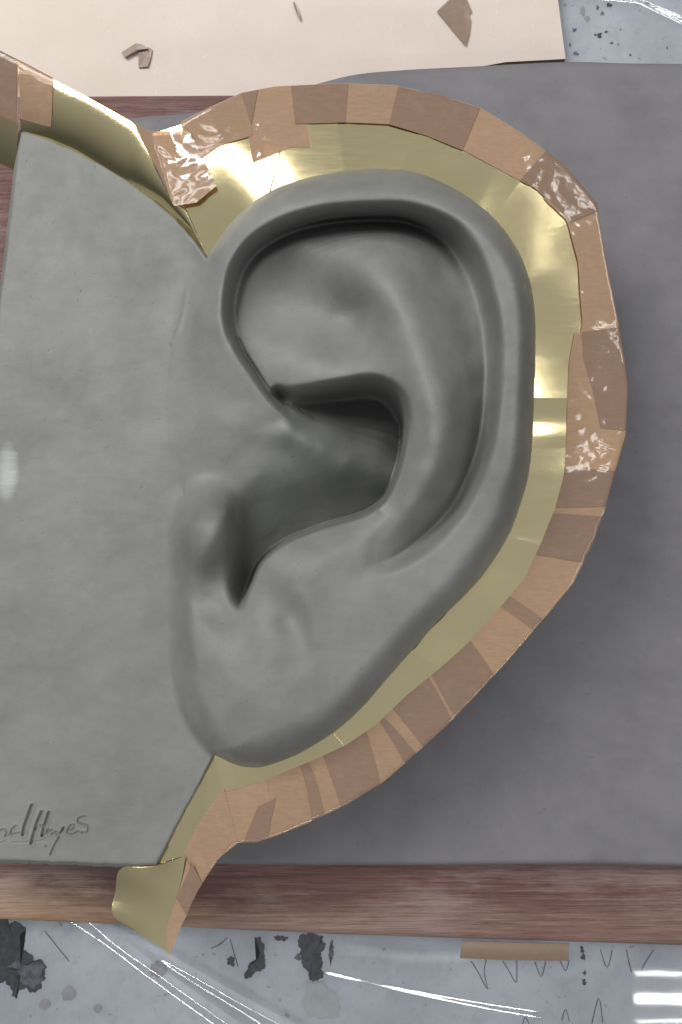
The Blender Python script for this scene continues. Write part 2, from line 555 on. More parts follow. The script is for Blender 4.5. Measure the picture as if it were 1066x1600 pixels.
for pts in ([(736, 1502), (745, 1515), (762, 1546), (757, 1520), (760, 1500)], [(786, 1502), (797, 1520), (807, 1535), (808, 1502)],
            [(836, 1503), (846, 1526), (853, 1503)], [(876, 1502), (884, 1517), (890, 1500)], [(938, 1483), (949, 1512), (957, 1484)],
            [(979, 1484), (987, 1520), (982, 1500)], [(1001, 1520), (1010, 1502), (1021, 1486)], [(878, 1595), (884, 1577), (890, 1596)],
            [(925, 1600), (936, 1560), (942, 1598)], [(816, 1604), (821, 1590), (828, 1602)],
            [(355, 1465), (345, 1475), (330, 1482)],
            [(70, 1455), (90, 1480), (108, 1502)], [(360, 1468), (366, 1490), (372, 1510)]):
    stroke('pencil_mark', spline(pts, 4), ZT + 0.2, 1.25, M_PEN, table)
for k, (u, v) in enumerate([(910, 1484), (912, 1495), (914, 1520), (913, 1535)]):
    patch('ink_blot', ragged(u, v, 3, 5, 90 + k, 10, 0.5), ZT, M_STAIN, table)

# clear plastic film lying over the table, wrinkled where it runs out from under the board
fu = np.arange(-120, 1190, 3.0)
fv = np.concatenate([np.arange(-80, 130, 5.0), np.arange(130, 1380, 50.0), np.arange(1380, 1440, 6.0), np.arange(1440, 1630, 1.3), np.arange(1630, 1700, 8.0)])
FU, FV = np.meshgrid(fu, fv)
flatm = sstep((FU - 900) / 60) * sstep((FV - 1470) / 25)
FZ = np.full(FU.shape, Z_TABLE + 2.0) + 0.5 * vnoise(FU, FV, 90, 5) * (1 - flatm)


def ridge(pts, h, w):
    d, _ = poly_dist(FU, FV, pts, closed=False)
    return h * np.exp(-(d / w) ** 2)


FZ += ridge([(100, 1415), (400, 1628)], 1.1, 12)
FZ += ridge([(60, 1385), (500, 1634)], 1.1, 12)
curve = spline([(440, 1497), (510, 1520), (640, 1549), (760, 1572), (880, 1592), (1000, 1620)], 8)
dv = np.interp(FU, curve[:, 0], curve[:, 1]) - FV
FZ += 0.33 * (1 + np.tanh(dv / 8.0)) * sstep((FU - 450) / 70)
FZ += ridge([(560, 1490), (640, 1500), (720, 1500)], 0.5, 12)
FZ += ridge([(890, -20), (1000, -10), (1090, 30)], 1.2, 14)
film = mesh_np('plastic_film', unproj(FU, FV, FZ * 1e-3).reshape(-1, 3), grid_faces(*FU.shape), M_FILM)
tag(film, 'clear plastic film wrinkled over the painted table top, shiny with lamp reflections', 'plastic film')

# ------------------------------------------------------------------ pale cardboard sheet and board
card = solid([(-300, -300), (860, -300), (872, 0), (884, 92), (790, 97), (500, 150), (-300, 220)], Z_CARD, Z_CARD - 4, 'cardboard_sheet', M_CARD)
card.data.materials.append(M_CARD_EDGE)
for p in card.data.polygons:
    if abs(p.normal.z) < 0.5: p.material_index = 1
tag(card, 'pale beige cardboard sheet behind the wooden board, strewn with tape scraps', 'cardboard')

board = solid([(-420, 146), (80, 145), (380, 143), (1500, 138), (1500, 1500), (1066, 1482), (533, 1465), (0, 1441), (-420, 1424)], Z_WOOD, Z_TABLE + 6, 'wooden_board', M_WOOD, bevel=7, segs=5, smooth=True)
tag(board, 'worn reddish wooden board carrying the grey clay', 'board')

# ------------------------------------------------------------------ base clay slab (lower level, right)
top_edge = spline([(150, 192), (220, 183), (310, 175), (400, 158), (500, 130), (560, 116), (640, 109), (740, 104), (880, 97), (980, 99), (1066, 100), (1250, 101)], 8)
bot_edge = spline([(1250, 1358), (1066, 1354), (900, 1351), (700, 1352), (500, 1352), (360, 1350), (250, 1346), (150, 1346)], 8)
n_a = 260
tt = np.linspace(0, 1, n_a)


def resample(P, n):
    d = np.concatenate([[0], np.cumsum(np.linalg.norm(np.diff(P, axis=0), axis=1))])
    t = np.linspace(0, d[-1], n)
    return np.stack([np.interp(t, d, P[:, k]) for k in range(P.shape[1])], -1)


TA, BA = resample(top_edge, n_a), resample(bot_edge[::-1], n_a)
q = np.linspace(0, 1, 300)
SU = TA[None, :, 0] * (1 - q[:, None]) + BA[None, :, 0] * q[:, None]
SV = TA[None, :, 1] * (1 - q[:, None]) + BA[None, :, 1] * q[:, None]
ew = np.minimum(q, 1 - q)[:, None] * 1250
rnd = 1 - np.sqrt(np.clip(1 - (1 - np.clip(ew / 9, 0, 1)) ** 2, 0, 1))
SZ = Z_BASE + 0.9 * vnoise(SU, SV, 140, 3) + 0.35 * vnoise(SU, SV, 45, 4) - 3.5 * rnd
SP = unproj(SU, SV, SZ * 1e-3)
rows = [SP]
low_t, low_b = SP[0].copy(), SP[-1].copy()
low_t[:, 2] = low_b[:, 2] = (Z_WOOD + 0.5) * 1e-3
SP = np.concatenate([low_t[None], SP, low_b[None]], 0)
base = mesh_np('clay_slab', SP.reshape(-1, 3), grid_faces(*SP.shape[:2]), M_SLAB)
tag(base, 'flat grey clay slab on the wooden board, lying lower than the ear', 'clay slab')

# ------------------------------------------------------------------ outline of the sculpture (pixel u, v, edge height mm, roll width px)
EAR_OUT = [(325, 403, -1, 8), (345, 370, 2, 18), (372, 338, 5, 26), (415, 303, 9, 32), (470, 281, 12, 36), (540, 267, 14, 38), (600, 264, 15, 40), (650, 270, 16, 40),
           (700, 290, 17, 38), (745, 318, 18, 36), (780, 350, 18, 34), (808, 390, 19, 32), (828, 440, 20, 30), (836, 500, 20, 30), (836, 560, 20, 30), (834, 620, 20, 30),
           (832, 680, 20, 32), (826, 740, 20, 36), (812, 790, 19, 44), (795, 835, 18, 46), (760, 890, 17, 48), (720, 935, 16, 44), (680, 975, 15, 44), (640, 1020, 14, 44),
           (600, 1065, 13, 46), (560, 1110, 11, 48), (520, 1145, 9, 50), (470, 1175, 6, 52), (430, 1192, 4, 54), (400, 1199, 2, 54), (370, 1195, 0, 40), (340, 1181, -1, 12)]
FACE_EDGE_ = [(335, 1179, -1, 5), (312, 1224, -1, 5), (285, 1274, -1, 5), (262, 1318, -1, 5), (245, 1351, -1, 6), (190, 1351, -1, 6), (130, 1349, -1, 6), (60, 1346, -1, 6), (0, 1345, -1, 6), (-90, 1343, -1, 6),
             (-90, 900, -1, 5), (-12, 640, -1, 5), (0, 480, -1, 5), (17, 340, -1, 5), (33, 206, -1, 5), (70, 217, -1, 5), (110, 233, -1, 5), (160, 259, -1, 5), (200, 285, -1, 5), (240, 313, -1, 5), (275, 342, -1, 5), (305, 376, -1, 5)]
FACE_EDGE = []
for a_, b_ in zip(FACE_EDGE_[:-1], FACE_EDGE_[1:]):
    for t_ in np.linspace(0, 1, max(1, int(math.hypot(b_[0] - a_[0], b_[1] - a_[1]) / 11)), endpoint=False):
        p_ = np.array(a_, float) * (1 - t_) + np.array(b_, float) * t_
        p_[:2] += [random.uniform(-0.5, 0.5), random.uniform(-0.9, 0.9)]
        p_[3] += random.uniform(-1.5, 2.5)
        FACE_EDGE.append(tuple(p_))
FACE_EDGE.append(FACE_EDGE_[-1])
ear_s = spline(EAR_OUT, 4)
BODY = np.vstack([ear_s, np.array(FACE_EDGE, float)])

# tensor grid, finer where the signature is scratched in
gu = np.concatenate([np.arange(-90, 0, 3.0), np.arange(0, 150, 0.8), np.arange(150, 846, 1.7)])
gv = np.concatenate([np.arange(198, 1246, 1.7), np.arange(1246, 1340, 0.8), np.arange(1340, 1360, 1.4)])
U, V = np.meshgrid(gu, gv)

# ---- surface A: face, helix band, tragus, lobe
A = []
for u in (-90, 30, 120, 200):
    for v in (200, 330, 460, 590, 720, 850, 980, 1110, 1240, 1360):
        A.append((u, v, 0))
A += [(240, 420, 0), (242, 520, 0), (240, 620, 0.5), (240, 700, 0.5), (236, 780, 0), (290, 380, 0), (310, 410, 2), (300, 450, 3), (276, 480, 1.5), (270, 560, 4), (290, 500, 5), (300, 560, 9),
      (300, 640, 9), (268, 660, 3), (325, 500, 17), (322, 570, 15), (330, 640, 14), (300, 720, 5), (262, 740, 1), (350, 700, 12), (380, 660, 17),
      (340, 450, 19), (348, 410, 22), (385, 356, 30), (440, 318, 37), (510, 298, 42), (600, 291, 45), (680, 312, 49), (735, 357, 52), (775, 420, 54), (798, 500, 55),
      (800, 580, 54), (798, 660, 53), (788, 740, 51), (765, 800, 45), (735, 850, 43), (700, 890, 41), (655, 940, 39), (600, 1000, 37), (540, 1060, 35), (480, 1105, 33),
      (780, 560, 53), (775, 660, 52), (760, 740, 49), (770, 500, 54), (745, 420, 52),
      (410, 1130, 30), (355, 1110, 26), (330, 1050, 25), (322, 980, 20), (312, 910, 14), (380, 1170, 25),
      (345, 525, 22), (385, 590, 22), (425, 636, 20), (452, 657, 16), (480, 685, 11), (510, 702, 4), (345, 590, 18), (380, 630, 18), (405, 665, 16), (430, 690, 12), (400, 700, 11), (410, 725, 7), (460, 715, 6), (430, 740, 2), (500, 722, -2),
      (400, 1050, 31), (450, 1010, 33), (452, 965, 29), (420, 975, 31), (485, 960, 33), (520, 950, 37), (580, 935, 39), (390, 990, 29), (430, 920, 33), (480, 880, 35), (540, 850, 36), (560, 900, 37), (620, 900, 39),
      (600, 860, 37), (660, 860, 40), (700, 820, 42), (430, 870, 30), (580, 830, 36),
      (328, 812, 17), (325, 845, 17), (330, 880, 15), (300, 815, 11), (350, 805, 18), (354, 840, 18), (284, 800, 2), (276, 860, 4), (325, 775, 8), (300, 770, 3), (350, 765, 5), (370, 770, 4), (308, 870, 13), (322, 930, 13), (350, 965, 18), (385, 960, 25), (345, 910, 14)]
HA = tps(A, U, V, 2e-3)
r2 = ((U - 322) / 45) ** 2 + ((V - 830 + 0.25 * (U - 322)) / 58) ** 2
HA = HA + 20 * np.exp(-r2 ** 1.4)

# ---- surface B: fossa, antihelix, scapha
B = [(360, 480, 4), (372, 440, 5), (395, 400, 8), (440, 372, 12), (500, 356, 16), (560, 348, 18), (620, 346, 18), (670, 362, 17), (700, 390, 17), (500, 320, 12), (600, 315, 14),
     (420, 440, 4), (470, 425, 11), (510, 445, 14), (548, 492, 6), (528, 518, 8), (480, 498, 6), (425, 500, 3), (390, 520, 7), (390, 560, 7), (360, 530, 6),
     (470, 385, 19), (540, 380, 26), (600, 395, 33), (655, 405, 27), (575, 430, 36), (560, 460, 25), (592, 448, 40), (578, 495, 23), (590, 535, 29), (615, 480, 46),
     (430, 570, 13), (450, 556, 15), (500, 568, 21), (560, 572, 27), (600, 570, 36), (480, 592, 19), (540, 596, 24), (430, 605, 10), (420, 620, 8), (585, 600, 30),
     (640, 530, 52), (660, 580, 56), (674, 640, 58), (680, 690, 57), (668, 745, 53), (643, 790, 45), (615, 820, 37), (612, 612, 37), (632, 650, 41), (636, 700, 42), (626, 745, 40), (608, 785, 35),
     (690, 540, 46), (710, 600, 49), (715, 650, 50), (706, 710, 49), (684, 758, 45), (650, 812, 36), (660, 470, 40), (690, 495, 35), (725, 575, 40), (731, 640, 42),
     (690, 430, 20), (722, 490, 24), (738, 545, 26), (746, 600, 28), (746, 640, 29), (739, 690, 31), (718, 745, 32), (692, 790, 29), (650, 838, 24), (608, 868, 31), (590, 832, 35.5), (580, 880, 36),
     (748, 480, 24), (765, 560, 27), (770, 620, 29), (722, 420, 20), (620, 842, 33)]
HB = tps(B, U, V, 7e-2)

# ---- surface C: concha floor
C = [(440, 622, -12), (480, 632, -24), (530, 638, -36), (585, 640, -42), (620, 665, -42), (622, 700, -40), (465, 640, -6), (490, 655, -9), (520, 668, -11), (555, 684, -18), (600, 702, -27),
     (452, 657, 16), (425, 650, 19), (480, 682, 12), (510, 699, 5), (545, 715, -5), (580, 729, -17), (615, 742, -31), (405, 665, 16), (430, 690, 13), (450, 702, 9), (400, 700, 11), (480, 717, 4), (515, 733, -5), (550, 746, -15), (588, 758, -28),
     (430, 735, 3), (410, 725, 7), (398, 748, 4), (450, 757, -8), (500, 760, -17), (550, 770, -30), (595, 774, -39),
     (570, 795, -44), (510, 814, -42), (450, 836, -38), (415, 860, -34), (395, 892, -25), (384, 925, -8), (372, 946, 8), (385, 775, -4), (384, 800, -14), (388, 850, -26), (380, 890, -18), (430, 790, -18), (480, 795, -32), (420, 825, -28)]
HC = tps(C, U, V, 2e-3)


def carve(H, low, poly):
    """blend from H outside the polygon to `low` inside it; poly rows: u, v, lip width outside, width inside, softness 0..1[, slot depth, slot width]"""
    P = np.asarray(poly, float)
    d, at_ = poly_dist(U, V, P[:, :2], P[:, 2:])
    wo, wi, soft = at_[:3]
    if len(at_) > 3:
        low = low - at_[3] * (1 - sstep((d - at_[4] * 0.6) / (at_[4] * 0.8)))
    t = np.clip((wi - d) / (wo + wi), 0, 1)
    hard = np.sqrt(np.clip(1 - (1 - t) ** 2, 0, 1))
    k = hard * (1 - soft) + sstep(t) * soft
    return low + (H - low) * k, d


# step 1: face falls away from the lobe along a soft crease
FACE_L = spline([(252, 730, 46, 14, 1), (258, 790, 40, 14, 1), (262, 850, 36, 14, 1), (267, 910, 34, 12, 1), (271, 980, 32, 10, 0.9), (276, 1050, 34, 7, 0.6), (287, 1105, 38, 4, 0.3), (308, 1148, 38, 2, 0.2), (335, 1180, 30, 2, 0.2)], 5)
FACE_L = np.vstack([FACE_L, [(250, 1420, 30, 1, 1), (-200, 1420, 30, 1, 1), (-200, 700, 30, 1, 1), (200, 700, 46, 14, 1)]])
flat = np.zeros(U.shape)
H1, d_face = carve(HA, np.minimum(HA, flat * 0) * 0, FACE_L)

# step 2: hollow inside the helix
# rows: u, v, lip width, softness, depth and width of the slot under the lip
HELIX_IN = spline([(462, 656, 10, 2, 0.2, 0, 5), (440, 638, 11, 2, 0.2, 0, 5), (422, 618, 12, 1, 0.1, 2, 5), (398, 582, 13, 1, 0.1, 5, 5), (374, 544, 14, 2, 0.2, 3, 6), (360, 505, 15, 4, 0.4, 4, 8), (359, 462, 16, 8, 0.6, 7, 14), (370, 420, 18, 8, 0.6, 8, 18), (397, 385, 20, 7, 0.5, 12, 18), (442, 358, 21, 6, 0.45, 17, 18), (500, 342, 22, 5, 0.4, 22, 18), (560, 336, 22, 5, 0.4, 24, 18), (620, 336, 23, 6, 0.45, 22, 19), (665, 346, 25, 9, 0.55, 14, 20),
                   (702, 370, 30, 10, 0.8, 6, 20), (728, 408, 30, 8, 0.9, 3, 18), (744, 456, 30, 4, 1, 0, 14), (756, 512, 30, 2, 1, 0, 10), (761, 570, 26, 2, 0.9, 0, 7), (758, 630, 25, 2, 0.9, 0, 7), (748, 690, 26, 2, 0.9, 0, 7), (730, 745, 26, 2, 0.9, 0, 7), (702, 798, 24, 2, 0.8, 0, 7), (655, 850, 22, 3, 0.5, 2, 6), (610, 878, 18, 2, 0.4, 1, 5), (572, 890, 14, 2, 0.4, 0, 5)], 5)
HELIX_IN = np.vstack([HELIX_IN, [(580, 850, 12, 4, 0.6, 0, 5), (594, 805, 10, 4, 0.6, 0, 5), (560, 760, 10, 1, 0.5, 0, 5), (500, 700, 10, 1, 0.5, 0, 5)]])
H2, d_helix = carve(H1, HB, HELIX_IN)

# step 3: the concha bowl
CONCHA = spline([(430, 612, 10, 2, 0.3), (455, 620, 18, 10, 0.6), (490, 621, 22, 6, 0.7), (540, 616, 26, 6, 0.8), (585, 613, 28, 6, 0.8), (614, 628, 24, 5, 0.6), (629, 660, 12, 2, 0.4), (628, 700, 6, 1, 0.2), (618, 740, 5, 0.5, 0.1), (600, 780, 4, 0.5, 0), (566, 804, 3, 0.5, 0), (505, 822, 3, 0.5, 0),
                 (445, 846, 3, 0.5, 0), (408, 876, 3, 0.5, 0), (391, 912, 4, 0.5, 0), (381, 938, 6, 2, 0), (374, 948, 10, 3, 0.3), (372, 930, 26, 10, 1), (380, 890, 34, 12, 1), (385, 850, 34, 12, 1), (385, 815, 34, 12, 1), (382, 790, 30, 14, 1), (386, 768, 44, 20, 1), (398, 742, 50, 24, 1), (412, 715, 50, 24, 1), (430, 690, 40, 20, 1), (446, 668, 20, 10, 1), (450, 650, 12, 4, 0.6), (440, 632, 11, 2, 0.3)], 4, closed=True)
H3, d_concha = carve(H2, HC, CONCHA)


def gauss(A_, sig_px):
    s_ = sig_px / 1.7
    r = int(3 * s_) + 1
    k = np.exp(-0.5 * (np.arange(-r, r + 1) / s_) ** 2); k /= k.sum()
    for ax in (0, 1):
        pad = [(r, r) if i == ax else (0, 0) for i in (0, 1)]
        Pd = np.pad(A_, pad, mode='edge')
        n_ = A_.shape[ax]
        out = np.zeros_like(A_)
        for i, kk in enumerate(k):
            out += kk * (Pd[i:i + n_] if ax == 0 else Pd[:, i:i + n_])
        A_ = out
    return A_


crisp = np.zeros(U.shape)
sub = np.ix_(np.where((gv > 400) & (gv < 1000))[0], np.where(gu > 320)[0])
for P_ in (spline([(372, 540), (398, 582), (422, 618), (444, 642)], 5), spline([(629, 668), (627, 705), (617, 742), (599, 781), (566, 805), (505, 823), (445, 847), (408, 877), (391, 912), (380, 940)], 5)):
    dd, _ = poly_dist(U[sub], V[sub], P_, closed=False)
    crisp[sub] = np.maximum(crisp[sub], 1 - sstep((dd - 8) / 10))
H = gauss(H3, 1.5) * crisp + gauss(H3, 4.0) * (1 - crisp)
H = H * (0.92 + 0.30 * sstep((H + 30) / 60))
# slight hand-modelled unevenness
H = H + 0.5 * vnoise(U, V, 70, 21) + 0.28 * vnoise(U, V, 30, 22) + 0.10 * vnoise(U, V, 13, 23)


# scratched or pressed marks
def groove(pts, depth, w, burr=0.0, taper=0.0):
    global H
    P = np.asarray(pts, float)
    g_ = 8 + 4 * w
    u0, u1, v0, v1 = P[:, 0].min() - g_, P[:, 0].max() + g_, P[:, 1].min() - g_, P[:, 1].max() + g_
    ci = np.where((gu > u0) & (gu < u1))[0]; ri = np.where((gv > v0) & (gv < v1))[0]
    if not len(ci) or not len(ri): return
    sl = np.ix_(ri, ci)
    d, _ = poly_dist(U[sl], V[sl], P[:, :2], closed=False)
    if taper:
        e_ = np.minimum(np.hypot(U[sl] - P[0, 0], V[sl] - P[0, 1]), np.hypot(U[sl] - P[-1, 0], V[sl] - P[-1, 1]))
        depth = depth * sstep(e_ / taper)
    H[sl] += -depth * np.exp(-(d / w) ** 2) + burr * np.exp(-((d - 2.1 * w) / (0.8 * w)) ** 2)


def sig(pts, depth=1.3, w=1.6):
    q_ = np.array([(x / 5.33, 1220 + y / 5.33) for x, y in pts])
    groove(spline(q_, 4) if len(q_) > 2 else q_, depth, w, depth * 0.22)


sig([(268, 208), (236, 300), (205, 390), (195, 448)], 1.9, 2.1)
sig([(-60, 470), (-20, 430), (30, 408), (62, 428), (48, 462), (80, 452)], 1.0, 1.4)
sig([(135, 378), (102, 408), (100, 446), (158, 436)], 1.0, 1.4)
sig([(350, 262), (312, 350), (285, 440), (264, 520)], 1.9, 2.0)
sig([(410, 266), (380, 360), (352, 458)], 1.8, 1.9)
sig([(300, 400), (330, 372), (352, 384), (362, 372)], 1.0, 1.4)
sig([(352, 456), (388, 440), (402, 408), (398, 446), (432, 412), (440, 445), (470, 425), (478, 450), (505, 430), (535, 388)], 1.0, 1.4)
sig([(530, 396), (490, 480), (452, 550), (424, 615)], 1.2, 1.5)
sig([(562, 430), (590, 375), (622, 372), (605, 410), (566, 425), (600, 448), (656, 424)], 1.0, 1.4)
sig([(712, 300), (662, 312), (655, 345), (700, 365), (738, 385), (728, 432), (686, 432)], 1.0, 1.4)
sig([(0, 524), (42, 504)], 0.5, 1.2)
sig([(95, 515), (250, 512), (360, 500)], 0.35, 1.2)
sig([(384, 544), (387, 548)], 0.9, 1.5)
# tool marks
groove(spline([(292, 455), (287, 485), (279, 515), (268, 535)], 5), -0.7, 3.5)
groove(spline([(270, 520), (262, 580), (258, 640)], 5), 0.35, 4)
groove([(287, 757), (285, 766), (286, 773)], 0.8, 1.2)
for _ in range(46):
    a, b = random.uniform(0, 250), random.uniform(250, 1330)
    groove([(a, b), (a + random.uniform(-2, 2), b + random.uniform(-2, 2))], random.uniform(0.12, 0.4), random.uniform(0.9, 1.5))
for _ in range(40):
    a, b = random.uniform(640, 820), random.uniform(380, 900)
    groove([(a, b), (a + random.uniform(-3, 3), b + random.uniform(-3, 3))], random.uniform(0.08, 0.22), random.uniform(1.6, 2.4))
# folds pressed into the scapha and lobe
groove(spline([(752, 500), (760, 560), (758, 620), (750, 680), (732, 742), (704, 795), (660, 844)], 6), 2.2, 8.0, 0.0, 110)
groove(spline([(745, 690), (728, 742), (700, 790)], 5), 0.8, 3.0, 0.0, 40)
groove(spline([(420, 925), (448, 960), (466, 1000), (470, 1030)], 5), 2.2, 22)
groove(spline([(470, 930), (486, 965), (492, 1000)], 5), -1.0, 12)
groove(spline([(378, 960), (384, 1000), (382, 1040)], 5), 0.8, 16)

# ---- edge of the whole body
d_body, (z_edge, w_edge) = poly_dist(U, V, BODY[:, :2], BODY[:, 2:4])
te = np.clip(d_body / w_edge, 0, 1)
prof = np.sqrt(np.clip(1 - (1 - te) ** 2, 0, 1))
H = np.where(d_body > 0, z_edge + (H - z_edge) * prof, z_edge + 3.0 * d_body)
H = np.where(d_body > 0, H, np.maximum(H, z_edge - 14))
keep = d_body > -4.5

XYZ = unproj(U, V, H * 1e-3)
dU = np.gradient(XYZ, axis=1); dV = np.gradient(XYZ, axis=0)
NRM = np.cross(dV, dU)
NRM /= np.linalg.norm(NRM, axis=2)[..., None] + 1e-12

# ---- anatomical regions
nr, nc = U.shape
qa = grid_faces(nr, nc)
k_ = keep.ravel()
qa = qa[k_[qa].all(1)]
fu_, fv_ = U.ravel()[qa].mean(1), V.ravel()[qa].mean(1)
dc, dh, df = d_concha.ravel()[qa[:, 0]], d_helix.ravel()[qa[:, 0]], d_face.ravel()[qa[:, 0]]


def inpoly(poly):
    P = np.asarray(poly, float)
    ins = np.zeros(fu_.shape, bool)
    for i in range(len(P)):
        a, b = P[i], P[(i + 1) % len(P)]
        if a[1] == b[1]: continue
        c = (a[1] > fv_) != (b[1] > fv_)
        ins ^= c & (fu_ < a[0] + (fv_ - a[1]) * (b[0] - a[0]) / (b[1] - a[1]))
    return ins


FACE_R = [(-300, 100), (300, 100), (330, 405), (308, 440), (290, 500), (262, 600), (252, 700), (256, 760), (266, 800), (262, 850), (267, 910), (271, 980), (276, 1050), (287, 1105), (308, 1148), (337, 1181), (300, 1400), (-300, 1400)]
reg = np.full(fu_.shape, 1)                                            # helix
reg[inpoly([(250, 880), (380, 880), (420, 900), (560, 950), (700, 915), (800, 1000), (500, 1300), (250, 1300)])] = 5   # earlobe
reg[inpoly([(380, 830), (500, 790), (600, 770), (625, 880), (570, 905), (560, 950), (470, 930), (420, 905), (372, 950)])] = 6   # antitragus
reg[inpoly([(256, 760), (300, 750), (370, 755), (385, 800), (385, 900), (366, 950), (340, 915), (300, 900), (262, 880)])] = 4   # tragus
reg[inpoly(FACE_R)] = 0
m = dh > 0
reg[m] = 2                                                             # antihelix
reg[m & inpoly([(340, 300), (560, 300), (640, 330), (590, 430), (560, 460), (560, 545), (500, 556), (430, 580), (340, 560)])] = 7  # triangular fossa
reg[m & inpoly([(590, 300), (800, 300), (800, 700), (760, 800), (640, 900), (560, 900), (580, 830), (640, 815), (690, 770), (725, 690), (725, 600), (700, 520), (660, 440), (600, 400)])] = 8   # scapha
reg[dc > 0] = 3                                                        # concha

sculpt = empty('ear_sculpture', 'large grey clay ear rising from a flat clay face panel with a scratched signature', 'sculpture')
NAMES = ['face_panel', 'helix', 'antihelix', 'concha', 'tragus', 'earlobe', 'antitragus', 'triangular_fossa', 'scapha']
allv, alln = XYZ.reshape(-1, 3), NRM.reshape(-1, 3)
for i, nm in enumerate(NAMES):
    f = qa[reg == i]
    used, inv = np.unique(f, return_inverse=True)
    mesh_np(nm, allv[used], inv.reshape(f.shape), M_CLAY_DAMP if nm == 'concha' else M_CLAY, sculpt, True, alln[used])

# back of the ear and sides of the panel, down to the slab and board
bp = BODY.copy()
cen = bp[:, :2].mean(0)
top = unproj(bp[:, 0], bp[:, 1], (bp[:, 2] - 4) * 1e-3)
cw = top[:, :2].mean(0)
ringz = [0, 0.15, 0.5, 1.0]
ringk = [0.990, 0.985, 0.955, 0.94]
rings = []
for zf, kf in zip(ringz, ringk):
    r = top.copy()
    lo = np.where(np.arange(len(r)) < len(ear_s), Z_BASE - 1.5, Z_WOOD + 0.5) * 1e-3
    kk = np.where(np.arange(len(r)) < len(ear_s), kf, 0.990)[:, None]
    r[:, :2] = cw + (r[:, :2] - cw) * kk
    r[:, 2] = top[:, 2] + (lo - top[:, 2]) * zf
    rings.append(r)
rings = np.array(rings)
nb = rings.shape[1]
fs = np.array([(a * nb + i, a * nb + (i + 1) % nb, (a + 1) * nb + (i + 1) % nb, (a + 1) * nb + i) for a in range(len(ringz) - 1) for i in range(nb)])
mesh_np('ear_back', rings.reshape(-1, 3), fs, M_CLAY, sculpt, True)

# ------------------------------------------------------------------ brass shim flange
flange = empty('brass_shim_flange', 'thin brass shim flange edged with brown tape, sticking out around the clay ear', 'flange')


